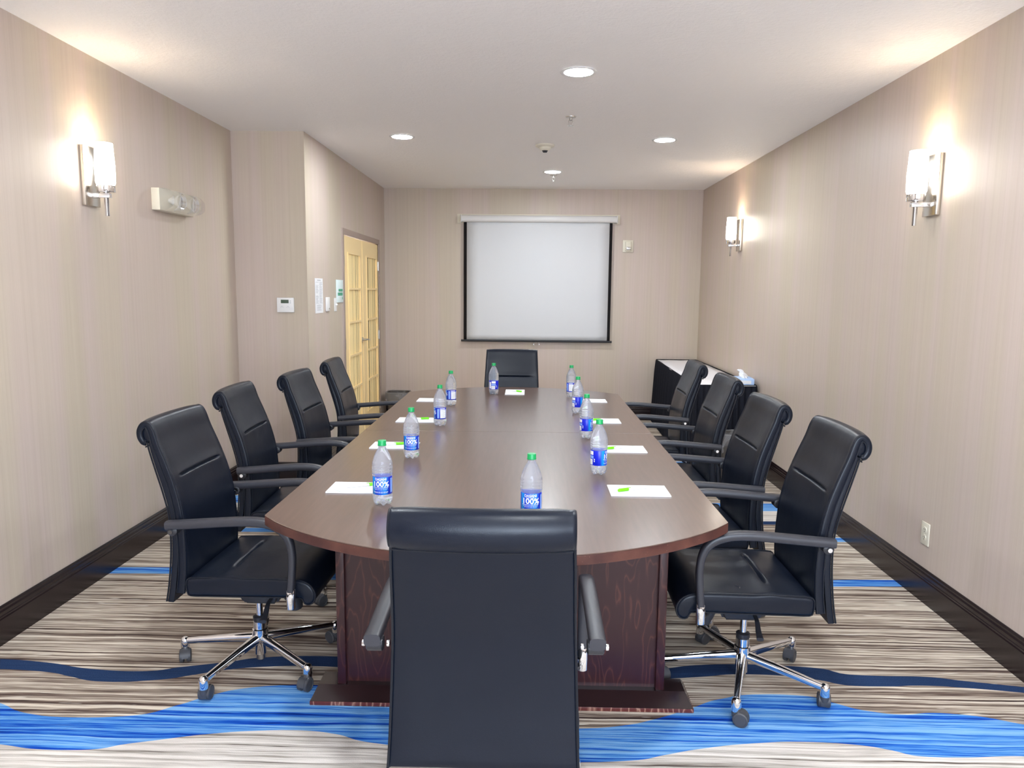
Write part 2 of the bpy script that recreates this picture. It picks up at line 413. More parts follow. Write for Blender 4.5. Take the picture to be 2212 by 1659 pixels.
# double door
bm = bmesh.new()
FW = .062
box(bm, XD-.10, XD+.009, DY0-.055, DY0, 0, DZ+.055, .003); box(bm, XD-.10, XD+.009, DY1, DY1+.055, 0, DZ+.055, .003)
box(bm, XD-.10, XD+.009, DY0, DY1, DZ, DZ+.055, .003)
fr = struct(obj('trim_1', bm, M_doorframe), 'taupe painted frame around the double door')
def leaf(idx, y0, y1, py0, py1, label):
    xb, xf = XD-.050, XD-.004
    ro = bpy.data.objects.new('door_%d' % idx, None); C.objects.link(ro); ro.location = (XD-.04, (y0+y1)/2, 0); ro.empty_display_size = .05
    struct(ro, label); ro['category'] = 'door'
    inv = Matrix.Translation(-Vector(ro.location))
    def part(name, bm, m, par=ro, **k):
        if par is ro: bm.transform(inv)
        else: bm.transform(inv)
        return obj(name, bm, m, par, **k)
    zs = [.245, .577, .901, 1.229, 1.554, 1.891]
    bm = bmesh.new()
    box(bm, xb, xf, y0, py0, .012, 2.05); box(bm, xb, xf, py1, y1, .012, 2.05)
    box(bm, xb, xf, py0, py1, .012, zs[0]); box(bm, xb, xf, py0, py1, zs[-1], 2.05)
    part('door_leaf', bm, M_door, smooth=False)
    bm = bmesh.new()
    for z in zs[1:-1]: box(bm, xf-.004, xf+.010, py0, py1, z-.010, z+.010)
    part('muntin', bm, M_door, smooth=False)
    bm = bmesh.new()
    t = .012
    box(bm, xf, xf+.008, py0-t, py0+.004, zs[0]-t, zs[-1]+t); box(bm, xf, xf+.008, py1-.004, py1+t, zs[0]-t, zs[-1]+t)
    box(bm, xf, xf+.008, py0, py1, zs[0]-t, zs[0]+.004); box(bm, xf, xf+.008, py0, py1, zs[-1]-.004, zs[-1]+t)
    part('glazing_bead', bm, M_door, smooth=False)
    # vertical blind strips behind the panes
    bm = bmesh.new(); rnd = random.Random(idx); y = py0-.005
    while y < py1:
        w = rnd.choice((.05, .07, .085)); g = rnd.choice((.007, .012, .018))
        y2 = min(y+w, py1+.005)
        a = rnd.uniform(-.002, .002)
        v = [bm.verts.new(p) for p in ((xf-.006+a, y, .2), (xf-.006-a, y2, .2), (xf-.006-a, y2, 1.93), (xf-.006+a, y, 1.93))]
        bm.faces.new(v); y = y2+g
    bl = part('blind', bm, M_blind, smooth=False)
    sd = bl.modifiers.new('s', 'SOLIDIFY'); sd.thickness = .002
    part('backing', mb(box, xf-.016, xf-.012, py0, py1, .2, 1.93), M_gapb, smooth=False)
    for z in (.22, 1.035, 1.813):
        yy = y0 if idx == 1 else y1
        bm = bmesh.new(); lathe(bm, [(.007, z-.05), (.007, z+.05)], 10, (xf+.006, yy, 0))
        box(bm, xf-.001, xf+.003, yy-.018 if idx == 2 else yy, yy if idx == 2 else yy+.018, z-.05, z+.05)
        part('hinge', bm, M_steel)
    return ro, part
d1, part1 = leaf(1, DY0+.006, 7.744, 7.13, 7.622, 'left leaf of the pale wooden double door with five panes')
d2, part2 = leaf(2, 7.748, DY1-.006, 7.928, 8.445, 'right leaf of the pale wooden double door with five panes')
bm = bmesh.new(); lathe(bm, [(.026, 0), (.026, .008), (.012, .012), (.011, .045)], 20, (XD-.004, 7.69, 1.03), 'X')
tube(bm, smooth_path([(XD+.038, 7.69, 1.03), (XD+.044, 7.72, 1.031), (XD+.044, 7.76, 1.027), (XD+.040, 7.81, 1.02)]), .011, 12, ry=.008)
part1('door_handle', bm, M_steel)
part2('astragal', mb(box, XD-.006, XD+.001, 7.735, 7.765, .012, 2.05), M_door, smooth=False)

# ------------------------------------------------------------------ ceiling fixtures
def downlight(x, y, label, first=[None]):
    if first[0] is None:
        t = thing('ceiling_light', label, 'ceiling light', (x, y, H), 0, 'recessed ceiling lights')
        bm = bmesh.new(); lathe(bm, [(.078, -.0005), (.100, -.0005), (.100, -.003), (.094, -.006), (.080, -.005)], 40, caps=False)
        obj('trim_ring', bm, M_white, t)
        obj('lens', mb(lathe, [(.0795, -.0012), (.078, -.0042), (.05, -.0055), (.001, -.006)], 40), M_down, t)
        first[0] = t; return t
    return dup(first[0], (x, y, H), 0, label, 'recessed ceiling lights')
downlight(.258, 4.229, 'round recessed ceiling light, the largest and nearest one above the table')
downlight(-1.005, 5.971, 'round recessed ceiling light on the left, near the recess corner')
downlight(1.056, 6.046, 'round recessed ceiling light on the right, nearer the right wall')
downlight(.227, 7.653, 'round recessed ceiling light farthest back, just before the projection screen')
downlight(-1.0, 2.45, 'added round recessed ceiling light over the near left chair, unseen beyond the frame')  # added unseen with the next two, continuing the layout, to brighten the room
downlight(1.05, 2.45, 'added round recessed ceiling light over the near right chair, unseen beyond the frame')
downlight(.25, .75, 'added round recessed ceiling light above the photographer, unseen beyond the frame')
# sprinklers
def sprinkler(x, y, label):
    t = thing('sprinkler_head', label, 'sprinkler', (x, y, H), 0, 'ceiling sprinkler heads')
    obj('escutcheon', mb(lathe, [(.036, 0), (.034, -.006), (.02, -.010), (.012, -.009)], 28), M_steel, t)
    bm = bmesh.new(); lathe(bm, [(.010, -.005), (.010, -.025), (.006, -.028)], 12)
    tube(bm, smooth_path([(.008, 0, -.022), (.014, 0, -.035), (.010, 0, -.050), (0, 0, -.058)]), .0025, 8)
    tube(bm, smooth_path([(-.008, 0, -.022), (-.014, 0, -.035), (-.010, 0, -.050), (0, 0, -.058)]), .0025, 8)
    obj('frame', bm, M_steel, t)
    bm = bmesh.new(); lathe(bm, [(.004, -.056), (.018, -.060), (.018, -.062), (.004, -.062)], 16)
    obj('deflector', bm, M_steel, t)
sprinkler(.275, 5.279, 'small metal fire sprinkler head between the nearest light and smoke detector')
sprinkler(.244, 7.87, 'small sprinkler head hanging just behind the farthest ceiling light')
t = thing('smoke_detector', 'off-white round smoke detector on the ceiling beyond the sprinkler', 'smoke detector', (.120, 6.276, H))
obj('mounting_base', mb(lathe, [(.078, 0), (.079, -.010), (.070, -.018), (.05, -.02)], 36), M_ivory, t)
obj('sensor_housing', mb(lathe, [(.05, -.019), (.045, -.034), (.032, -.044), (.026, -.046)], 32), M_ivory, t)
obj('sensor_cap', mb(lathe, [(.024, -.045), (.024, -.050), (.017, -.054), (.018, -.060), (.002, -.062)], 24), M_blackp, t)

# ------------------------------------------------------------------ wall sconces
def sconce(x, y, z, sgn, label, first=[None]):
    if first[0] is not None:
        return dup(first[0], (x, y, z), 0 if sgn > 0 else PI, label)
    t = thing('wall_sconce', label, 'wall light', (x, y, z), 0 if sgn > 0 else PI, 'glass cylinder wall sconces')   # local +X = off the wall, origin at plate centre
    obj('backplate', mb(box, 0, .022, -.066, .066, -.15, .15, .0025), M_nickel, t)
    obj('arm', mb(box, .02, .115, -.012, .012, -.108, -.084, .002), M_chrome, t)
    obj('stem', mb(lathe, [(.010, -.200), (.011, -.198), (.011, -.075), (.013, -.072)], 16, (.092, 0, 0)), M_chrome, t)
    obj('cup', mb(lathe, [(.011, -.082), (.043, -.080), (.0445, -.077), (.0445, -.046), (.0425, -.044), (.012, -.046)], 32, (.092, 0, 0)), M_chrome, t)
    bm = bmesh.new(); lathe(bm, [(.040, -.047), (.0475, -.030), (.0485, .05), (.0425, .168), (.0395, .168), (.0455, .05), (.0440, -.028), (.036, -.040)], 40, (.092, 0, 0), caps=False)
    obj('glass_shade', bm, M_shade, t)
    L = bpy.data.lights.new('bulb', 'POINT'); L.energy = BULB; L.color = (1, .86, .68); L.shadow_soft_size = .012
    b = bpy.data.objects.new('bulb', L); C.objects.link(b); b.parent = t; b.location = (.092, 0, .045)
    first[0] = t; return t
sconce(XL, 3.885, 2.117, 1, 'lit glass cylinder wall sconce on the left wall beside the emergency light')
sconce(XR, 3.86, 2.095, -1, 'lit glass cylinder wall sconce on the right wall, the nearer of two')
sconce(XR, 7.30, 2.10, -1, 'lit glass cylinder wall sconce on the right wall, the farther one by the screen wall')
sconce(XL, .43, 2.11, 1, 'added lit glass cylinder wall sconce on the left wall, unseen beside the photographer')  # unseen pair added at the same spacing to raise the room's brightness
sconce(XR, .43, 2.10, -1, 'added lit glass cylinder wall sconce on the right wall, unseen beside the photographer')

# ------------------------------------------------------------------ things on walls
t = thing('emergency_light', 'emergency light with clear rounded cover on left wall beside sconce', 'emergency light', (XL, 4.53, 2.084))
obj('housing', mb(box, 0, .052, 0, .46, -.066, .066, .004), M_ivory, t)
bm = bmesh.new()
ring = []
prof = [(.056, .085, 0)]
R_ = []
for i in range(17):
    u = i/16; yy = .001+.53*u
    w = 1.0 if u < .72 else math.sqrt(max(0.02, 1-((u-.72)/.28)**2))
    R_.append([bm.verts.new((.050+.092*w*math.sin(PI*k/12)**.8, yy, .0655*w*math.copysign(abs(math.cos(PI*k/12))**.7, -math.cos(PI*k/12)))) for k in range(13)])
for a, b in zip(R_, R_[1:]):
    for k in range(12): bm.faces.new((a[k], a[k+1], b[k+1], b[k]))
bm.faces.new(R_[0]); bm.faces.new(list(reversed(R_[-1])))
obj('clear_cover', bm, M_clear, t)
for yy in (.16, .34):
    lh = obj('lamp_head', mb(lathe, [(.012, 0), (.018, .012), (.040, .045), (.042, .052), (.036, .050)], 28, (.052, yy, 0), 'X'), M_white, t)
    obj('reflector', mb(lathe, [(.008, .018), (.036, .0505), (.002, .0505)], 28, (.052, yy, 0), 'X'), M_chrome, lh)
t = thing('thermostat', 'white square thermostat with small dark display on the recess wall', 'thermostat', (-1.897, YJ, 1.424))
obj('casing', mb(box, -.066, .066, -.024, 0, -.057, .057, .004), M_white, t)
obj('display', mb(box, -.033, .028, -.026, -.022, .014, .041, .001), M_lcd, t)
for cx in (-.026, .022):
    bm = bmesh.new(); tube(bm, [(cx-.011, -.0245, -.020), (cx, -.0245, -.008), (cx+.011, -.0245, -.020)], .0012, 6); obj('arrow_mark', bm, M_print, t)
for zz in (.014, .028): obj('button', mb(box, .038, .046, -.026, -.023, zz, zz+.006), M_print, t)
# on the doorway wall
t = thing('posted_notice', 'tall printed paper notice taped to wall left of the switches', 'notice', (XD, 6.102, 1.495))
obj('sheet', mb(box, .0005, .003, -.113, .113, -.142, .142), M_paper, t, smooth=False)
bm = bmesh.new(); rnd = random.Random(2)
for col_ in (-1, 1):
    z = .108
    while z > -.065:
        if rnd.random() > .12:
            a = -.095 if col_ < 0 else .01
            box(bm, .003, .0034, a, a+rnd.uniform(.055, .085), z, z+.0035)
        z -= .0085
for k in range(6): box(bm, .003, .0034, -.07, .07-rnd.uniform(0, .03), -.078-k*.0085, -.0745-k*.0085)
box(bm, .003, .0034, -.05, .05, .122, .130)
obj('printed_text', bm, M_print, t, smooth=False)
t = thing('dimmer_switch', 'plain white wall plate beside the printed notice', 'wall plate', (XD, 6.346, 1.421))
obj('plate', mb(box, 0, .012, -.053, .053, -.060, .060, .004), M_white, t)
obj('knob', mb(lathe, [(.006, .011), (.006, .02), (.004, .022)], 14, (0, .02, -.035), 'X'), M_steel, t)
t = thing('light_switch', 'white toggle light switch just below the green sign', 'light switch', (XD, 6.612, 1.413))
obj('plate', mb(box, 0, .006, -.038, .038, -.059, .059, .002), M_white, t)
obj('toggle', mb(box, .004, .022, -.006, .006, -.006, .008, .002), M_white, t)
t = thing('wall_sign', 'pale sign with two green printed blocks beside the door', 'sign', (XD, 6.765, 1.532))
obj('panel', mb(box, .001, .008, -.116, .116, -.102, .102, .001), mat('pale_sign_face', (.72, .84, .84), .35), t)
bm = bmesh.new()
box(bm, .008, .0088, -.055, .09, -.003, .020); box(bm, .008, .0088, -.08, .088, -.040, -.012); box(bm, .008, .0088, .07, .09, -.075, -.050)
obj('printed_block', bm, M_gprint, t, smooth=False)
t = thing('wall_strobe', 'cream fire alarm strobe on the back wall right of the screen', 'fire alarm', (1.169, YB, 2.085))
obj('plate', mb(box, -.062, .062, -.012, 0, -.072, .072, .004), M_ivory, t)
obj('horn_housing', mb(box, -.034, .034, -.045, -.010, -.058, .058, .012), M_ivory, t)
obj('strobe_lens', mb(box, -.028, .028, -.058, -.040, -.045, -.008, .008), M_chrome, t)
t = thing('wall_outlet', 'ivory electrical outlet plate low on the right wall', 'outlet', (XR, 3.687, .345))
obj('plate', mb(box, -.007, 0, -.037, .037, -.058, .058, .003), M_ivory, t)
for s in (-1, 1):
    r_ = obj('receptacle', mb(lathe, [(.016, -.0095), (.017, -.007)], 20, (0, 0, s*.02), 'X'), M_ivory, t)
    bm = bmesh.new(); box(bm, -.0102, -.0094, -.007, -.005, s*.02+.000, s*.02+.008); box(bm, -.0102, -.0094, .005, .007, s*.02+.000, s*.02+.007); box(bm, -.0102, -.0094, -.002, .002, s*.02-.010, s*.02-.006)
    obj('slot', bm, M_dark, r_, smooth=False)

# projection screen
t = thing('projection_screen', 'white pull-down projection screen with black border on the back wall', 'projection screen', (.1, YB, 0))
obj('mounting_plate', mb(box, -.955, .968, -.006, 0, 2.338, 2.447, .002), M_ivory, t)
bm = bmesh.new()
tube(bm, [(-.902, -.045, 2.388), (.925, -.045, 2.388)], .040, 20, ry=.041)
obj('housing', bm, M_housing, t)
obj('end_cap', mb(box, -.91, -.896, -.088, 0, 2.345, 2.432, .006), M_housing, t)
obj('end_cap', mb(box, .920, .934, -.088, 0, 2.345, 2.432, .006), M_housing, t)
def sheet(bm, x0, x1, z0, z1, y, th=.0015):
    nx, nz = 12, 24
    G = [[bm.verts.new((x0+(x1-x0)*i/nx, y-.0035*math.sin(PI*j/nz*2.2)*math.sin(PI*i/nx), z0+(z1-z0)*j/nz)) for i in range(nx+1)] for j in range(nz+1)]
    for j in range(nz):
        for i in range(nx): bm.faces.new((G[j][i], G[j][i+1], G[j+1][i+1], G[j+1][i]))
bm = bmesh.new(); sheet(bm, -.874, .876, .965, 2.35, -.052)
o = obj('border', bm, M_black, t); o.modifiers.new('s', 'SOLIDIFY').thickness = .001
bm = bmesh.new(); sheet(bm, -.838, .842, .966, 2.352, -.0545)
o = obj('screen_surface', bm, M_screen, t); o.modifiers.new('s', 'SOLIDIFY').thickness = .001
obj('bottom_bar', mb(tube, [(-.905, -.052, .953), (.900, -.052, .953)], .011, 12, ry=.012), M_black, t)
obj('pull_handle', mb(tube, smooth_path([(-.012, -.052, .945), (-.03, -.054, .925), (-.03, -.056, .905), (0, -.056, .900), (.03, -.056, .905), (.03, -.054, .925), (.012, -.052, .945)], 4), .0028, 8), M_chrome, t)

# ------------------------------------------------------------------ conference table
XA, XB_, XC = -.920, .703, -.108
Y0, Y1, AP0, AP1, SEAM = 2.500, 5.712, 2.132, 6.075, 4.115
def arc(ya, yap, n=28):
    hw = (XB_-XA)/2; s = yap-ya; R = (hw*hw+s*s)/(2*abs(s)); sg = 1 if s > 0 else -1
    pts = []
    for k in range(n+1):
        x = XA+(XB_-XA)*k/n; dx = x-XC
        pts.append((x, yap-sg*(R-math.sqrt(R*R-dx*dx))))
    return pts
TT = thing('conference_table', 'long dark wood conference table with curved ends in room centre', 'table', (XC, 4.1, 0))
def tp(name, bm, m, par=None, **k):
    bm.transform(Matrix.Translation((-XC, -4.1, 0))); return obj(name, bm, m, par or TT, **k)
near = arc(Y0, AP0); far = arc(Y1, AP1)
near[0] = (XA+.008, near[0][1]-.004); near[-1] = (XB_-.008, near[-1][1]-.004)
poly_n = near+[(XB_, Y0+.008), (XB_, SEAM-.0012), (XA, SEAM-.0012), (XA, Y0+.008)]
poly_f = [(XA, SEAM+.0012), (XB_, SEAM+.0012), (XB_, Y1-.008)]+list(reversed(far))+[(XA, Y1-.008)]
for pl in (poly_n, poly_f):
    tt = tp('tabletop', mb(prism, pl, TZ-.0035, TZ, .0012), M_top, smooth=False)
    tp('edge_band', mb(prism, pl, TZ-.036, TZ-.0038, .002), M_edge, tt, ang=15)
def pedestal(yc, inner=True):
    x0, x1 = -.712, .530
    p = tp('pedestal', mb(box, x0+.030, x1-.030, yc-.018, yc+.018, .052, TZ-.036), M_pedestal)
    tp('side_post', mb(box, x0, x0+.032, yc-.040, yc+.040, .030, TZ-.036, .003), M_pedestal, p)
    tp('side_post', mb(box, x1-.032, x1, yc-.040, yc+.040, .030, TZ-.036, .003), M_pedestal, p)
    bm = bmesh.new()
    a = [(x0-.090, yc-.100), (x1+.100, yc-.100), (x1+.100, yc+.100), (x0-.090, yc+.100)]
    b = [(x0-.072, yc-.046), (x1+.078, yc-.046), (x1+.078, yc+.046), (x0-.072, yc+.046)]
    A = [bm.verts.new((*q_, .016)) for q_ in a]; B = [bm.verts.new((*q_, .055)) for q_ in b]
    for k in range(4): bm.faces.new((A[k], A[(k+1) % 4], B[(k+1) % 4], B[k]))
    bm.faces.new(A); bm.faces.new(list(reversed(B)))
    tp('foot', bm, M_base, p, smooth=False)
    tp('foot_edge', mb(box, a[0][0]-.002, a[1][0]+.002, yc-.101, yc+.101, 0, .0158, .002), M_baseedge, p)
for yc in (2.691, 4.115, 5.49): pedestal(yc)
tp('stretcher', mb(box, XC-.02, XC+.02, 2.72, 5.48, .42, TZ-.037), M_pedestal, smooth=False)

# ------------------------------------------------------------------ chairs
GRP_CH = 'black leather conference chairs'
def build_chair(label):
    t = thing('conference_chair', label, 'chair', (0, 0, 0), 0, GRP_CH)
    # ---- backrest cushion (front surface path in y,z), scroll at top
    Fp = [(-.187, .395), (-.180, .46), (-.177, .53), (-.179, .60), (-.187, .70), (-.209, .80), (-.240, .89), (-.272, .97), (-.288, 1.020), (-.303, 1.047), (-.324, 1.056), (-.346, 1.047), (-.361, 1.020), (-.360, .988), (-.345, .964), (-.327, .958)]
    P = smooth_path([(0, y, z) for y, z in Fp], 8)
    # denser around the crease at z=.835
    d = []
    for a, b in zip(P, P[1:]):
        d.append(a)
        if a.y > -.26 and .80 < a.z < .87: d += [a.lerp(b, .2), a.lerp(b, .4), a.lerp(b, .6), a.lerp(b, .8)]
    P = d+[P[-1]]
    arcl = [0]
    for a, b in zip(P, P[1:]): arcl.append(arcl[-1]+(b-a).length)
    ci = min((i for i in range(len(P)) if P[i].z < .95 and P[i].y > -.3), key=lambda i: abs(P[i].z-.838)); ca = arcl[ci]
    def nrm(i):
        a = P[max(0, i-1)]; b = P[min(len(P)-1, i+1)]; tg = (b-a).normalized(); return Vector((0, tg.z, -tg.y))
    def hw(i):
        u = arcl[i]/arcl[-1]; return .2425-.0265*min(1, u/.80)
    NS = 28
    def th(i):
        u = arcl[i]/arcl[-1]; return .036 if u < .6 else .036-.012*(u-.6)/.4
    def dish(x, w, z): return -.016*(1-(x/w)**2)*min(1, max(0, (z-.5)/.4))
    def ring(i):
        w = hw(i); n = nrm(i); T = th(i); out = []; r = .011
        edge = min(1, arcl[i]/.012, (arcl[-1]-arcl[i])/.010+.25)
        for k in range(NS+1):
            x = -w+r+(2*w-2*r)*k/NS
            q_ = .006*(1-(x/w)**6)-.004
            g = math.exp(-((arcl[i]-ca)/.0045)**2) if P[i].z > .7 else 0
            q_ -= .011*g/(1+math.exp((abs(x)-.158)/.004))
            q_ += .004*math.exp(-((arcl[i]-ca)/.03)**2)*(1 if abs(x) < .19 else .3)
            q_ = q_*edge-(1-edge)*.010
            out.append(P[i]+n*q_+Vector((x, dish(x, w, P[i].z), 0)))
        for a in (60, 30, 0): out.append(P[i]+n*(-r*(1-math.sin(math.radians(a))))+Vector((w-r+r*math.cos(math.radians(a)), 0, 0)))
        for a in (0, 30, 60): out.append(P[i]-n*(T-r+r*math.sin(math.radians(a)))+Vector((w-r+r*math.cos(math.radians(a)), 0, 0)))
        for k in range(7):
            x = (w-r)-(2*w-2*r)*k/6; out.append(P[i]-n*T+Vector((x, dish(x, w, P[i].z), 0)))
        for a in (60, 30, 0): out.append(P[i]-n*(T-r+r*math.sin(math.radians(a)))+Vector((-w+r-r*math.cos(math.radians(a)), 0, 0)))
        for a in (0, 30, 60): out.append(P[i]+n*(-r*(1-math.sin(math.radians(a))))+Vector((-w+r-r*math.cos(math.radians(a)), 0, 0)))
        return out
    bm = bmesh.new(); sweep(bm, P, ring)
    br = obj('backrest', bm, M_leather, t, ang=60)
    bm = bmesh.new(); core = []
    NC = 20
    def corering(x, k): return [(x, -.3225+k*(.024*math.cos(2*PI*j/NC)+.004*math.sin(2*PI*j/NC)), 1.005+k*.034*math.sin(2*PI*j/NC)) for j in range(NC)]
    lv_ = [[bm.verts.new((p[0], p[1]+dish(p[0], .217, 1.0), p[2])) for p in corering(x, k)] for x, k in [(-.211, .80), (-.208, .97)]+[(-.19+.38*q_/10, 1) for q_ in range(11)]+[(.208, .97), (.211, .80)]]
    for a, b in zip(lv_, lv_[1:]):
        for j in range(NC): bm.faces.new((a[j], a[(j+1) % NC], b[(j+1) % NC], b[j]))
    bm.faces.new(lv_[0]); bm.faces.new(lv_[-1])
    obj('scroll_core', bm, M_leather, br)
    # ---- rear shell
    Sp = [(-.260, .362), (-.249, .43), (-.239, .53), (-.237, .62), (-.243, .70), (-.262, .78), (-.289, .87), (-.310, .94), (-.318, .972)]
    P2 = smooth_path([(0, y, z) for y, z in Sp], 5)
    def ring2(i):
        a = P2[max(0, i-1)]; b = P2[min(len(P2)-1, i+1)]; tg = (b-a).normalized(); n = Vector((0, -tg.z, tg.y))
        u = i/(len(P2)-1); w = .241-.026*u; T = .024; r = .009; out = []
        e = min(1, u/.03); sh = (1-e)*.006
        for k in range(9):
            x = -w+r+(2*w-2*r)*k/8; out.append(P2[i]-n*sh+Vector((x, dish(x, w, P2[i].z), 0)))
        for an in (60, 30, 0): out.append(P2[i]-n*(r*(1-math.sin(math.radians(an))))+Vector((w-r+r*math.cos(math.radians(an)), 0, 0)))
        out.append(P2[i]-n*T+Vector((w-.004, 0, 0))); out.append(P2[i]-n*T+Vector((-w+.004, 0, 0)))
        for an in (0, 30, 60): out.append(P2[i]-n*(r*(1-math.sin(math.radians(an))))+Vector((-w+r-r*math.cos(math.radians(an)), 0, 0)))
        return out
    bm = bmesh.new(); sweep(bm, P2, ring2); obj('back_panel', bm, M_leather, t, ang=60)
    for s in (-1, 1):
        for off, rad in ((.0, .003), (-.5, .003)):
            bm = bmesh.new()
            pts = []
            for i in range(len(P)):
                pts.append(P[i]+nrm(i)*(-.0055 if off == 0 else -th(i)*.9)+Vector((s*(hw(i)-(.0025 if off == 0 else .002)), 0, 0)))
            tube(bm, pts[::2], rad, 6, upv=(1, 0, 0)); obj('piping', bm, M_pipe, br)
        obj('piping', mb(tube, [p+Vector((s*(.239-.026*i/(len(P2)-1)), -.002, 0)) for i, p in enumerate(P2)], .0035, 6, upv=(1, 0, 0)), M_pipe, br)
    bm = bmesh.new()
    tube(bm, [(x, -.327+dish(x, .217, .96), .9555) for x in [-.21+.42*k/12 for k in range(13)]], .003, 6)
    obj('piping', bm, M_pipe, br)
    # ---- seat
    Q = [(-.178, .400), (-.182, .43), (-.176, .452), (-.150, .460), (-.05, .462), (.05, .463), (.15, .464), (.23, .463), (.275, .456), (.302, .437), (.315, .408), (.310, .380), (.292, .366), (.274, .370), (.266, .386), (.24, .392), (.1, .390), (-.1, .388), (-.165, .388)]
    QP = smooth_path([(0, y, z) for y, z in Q], 4, closed=True)
    # extra density around crease y = -.03
    D = []
    for i, a in enumerate(QP):
        b = QP[(i+1) % len(QP)]; D.append(a)
        if a.z > .45 and -.08 < a.y < .03: D += [a.lerp(b, k/5) for k in range(1, 5)]
    QP = D; nQ = len(QP)
    cen = Vector((0, .05, .425))
    def qn(i):
        tg = (QP[(i+1) % nQ]-QP[(i-1) % nQ]).normalized(); n = Vector((0, -tg.z, tg.y))
        if n.dot(QP[i]-cen) < 0 and abs(QP[i].y) < .2: n = -n
        return n
    HWS = .245
    xs = [-.245, -.243, -.237]+[-.225+.45*k/36 for k in range(37)]+[.237, .243, .245]
    def rs(j):
        x = xs[j]; e = {0: .012, 1: .005, 2: .001}.get(min(j, len(xs)-1-j), 0); out = []
        for i in range(nQ):
            p = QP[i].copy(); n = Vector((0, 0, 1)) if QP[i].z > .455 else None
            c = Vector((0, min(max(p.y, -.15), .28), .42))
            dv = (c-p); p += dv.normalized()*e if dv.length > e else dv*0
            if p.z > .43:
                f = 1-(x/HWS)**2
                k = min(1, max(0, (p.y+.18)/.05))*min(1, max(0, (.31-p.y)/.08))
                p.z += .010*f*k
                g = math.exp(-((p.y+.03-.0*abs(x))/.006)**2)/(1+math.exp((abs(x)-.145)/.005))
                p.z -= .014*g*k-.006*math.exp(-((p.y+.03)/.045)**2)*k
            p.x = x; out.append(p)
        return out
    bm = bmesh.new(); sweep(bm, xs, rs)
    st = obj('seat', bm, M_leather, t, ang=50)
    for s in (-1, 1): obj('piping', mb(tube, [p+Vector((s*.2405, 0, 0)) for p in QP[::2]], .0035, 6, closed=True, upv=(1, 0, 0)), M_pipe, st)
    obj('seat_pan', mb(box, -.20, .20, -.16, .22, .376, .391, .006), M_blackp, t)
    # ---- arms
    for s in (-1, 1):
        ap = smooth_path([(s*.283, y, z) for y, z in [(-.222, .678), (-.15, .683), (-.05, .691), (.05, .698), (.12, .698), (.175, .688), (.215, .664), (.238, .625), (.246, .57), (.243, .50), (.237, .435)]], 5)
        bm = bmesh.new(); N = len(ap)
        tube(bm, ap, .0215, 16, ry=.0165, upv=(0, 0, 1) if False else (0, .35, 1), rf=lambda u: 1 if u < .5 else 1-.22*min(1, (u-.5)/.25))
        ar = obj('armrest', bm, M_arm, t, ang=50)
        bm = bmesh.new(); lathe(bm, [(.015, -.030), (.019, -.027), (.019, .010), (.015, .013)] if s > 0 else [(.015, -.013), (.019, -.010), (.019, .027), (.015, .030)], 18, (s*.288, -.197, .660), 'X')
        box(bm, s*.270-.012, s*.270+.012, -.215, -.18, .655, .675, .003)
        obj('bracket', bm, M_blackp, ar)
        for c_ in (s*.303, s*.252): obj('bolt', mb(lathe, [(.008, -.0035), (.0085, 0), (.008, .0035)], 14, (c_+math.copysign(.006, c_-s*.28), -.197, .660), 'X'), M_chrome, ar)
        obj('ferrule', mb(lathe, [(.0155, .368), (.0165, .370), (.0165, .440), (.0155, .442)], 18, (s*.283, .2365, 0)), M_chrome, ar)
        obj('support_strut', mb(tube, [(s*.283, .2365, .380), (s*.24, .22, .376), (s*.10, .12, .372)], .012, 8, ry=.006), M_blackp, ar)
    # ---- mechanism
    bm = bmesh.new(); vs = box(bm, -.085, .085, -.09, .14, .275, .377)
    for v in vs:
        if v.co.z < .3: v.co.x *= .62; v.co.y = .02+(v.co.y-.02)*.6
    bmesh.ops.bevel(bm, geom=list(bm.edges), offset=.012, segments=3, affect='EDGES')
    obj('tilt_mechanism', bm, M_blackp, t)
    bm = bmesh.new(); lathe(bm, [(.018, 0), (.024, .004), (.032, .045), (.034, .060), (.030, .066), (.012, .068), (.010, .125)], 26)
    bm.transform(Matrix.Translation((0, .160, .238)) @ Matrix.Rotation(math.radians(14), 4, 'X'))
    obj('tension_knob', bm, M_blackp, t)
    for s in (-1, 1):
        obj('lever', mb(tube, smooth_path([(s*.05, .03+s*.05, .315), (s*.12, .035+s*.05, .31), (s*.165, .04+s*.05, .285), (s*.205, .045+s*.05, .275)]), .010, 10, ry=.006, rf=lambda u: .6+.7*u), M_blackp, t)
    # ---- base
    obj('gas_lift', mb(lathe, [(.0135, .20), (.0135, .285)], 20), M_chrome, t)
    hub = obj('base_hub', mb(lathe, [(.019, .042), (.024, .043), (.025, .095), (.031, .102), (.0325, .125), (.031, .150), (.0265, .153), (.0265, .184), (.023, .186)], 32), M_chrome, t)
    obj('collar', mb(lathe, [(.024, .184), (.027, .188), (.027, .204), (.018, .209)], 24), M_blackp, hub)
    obj('column_foot', mb(lathe, [(.016, .018), (.0185, .020), (.0185, .043)], 20), M_steel, hub)
    for k in range(5):
        a = math.radians(18+72*k); rot = Matrix.Rotation(a, 4, 'Z')
        bm = bmesh.new()
        tube(bm, [(.022, 0, .112), (.12, 0, .104), (.22, 0, .094), (.318, 0, .084)], .0155, 14, ry=.0165, rf=lambda u: 1.12-.38*u)
        bm.transform(rot); lg = obj('leg', bm, M_chrome, t); lg['spin'] = 1
        bm = bmesh.new(); lathe(bm, [(.017, .052), (.018, .054), (.018, .084), (.015, .095), (.008, .101), (.001, .102)], 20, (.322, 0, 0))
        bm.transform(rot); obj('leg_cap', bm, M_chrome, lg)
        # caster, swivelled at its own angle
        sw = [2.2, .4, 1.2, 2.9, -.6][k]
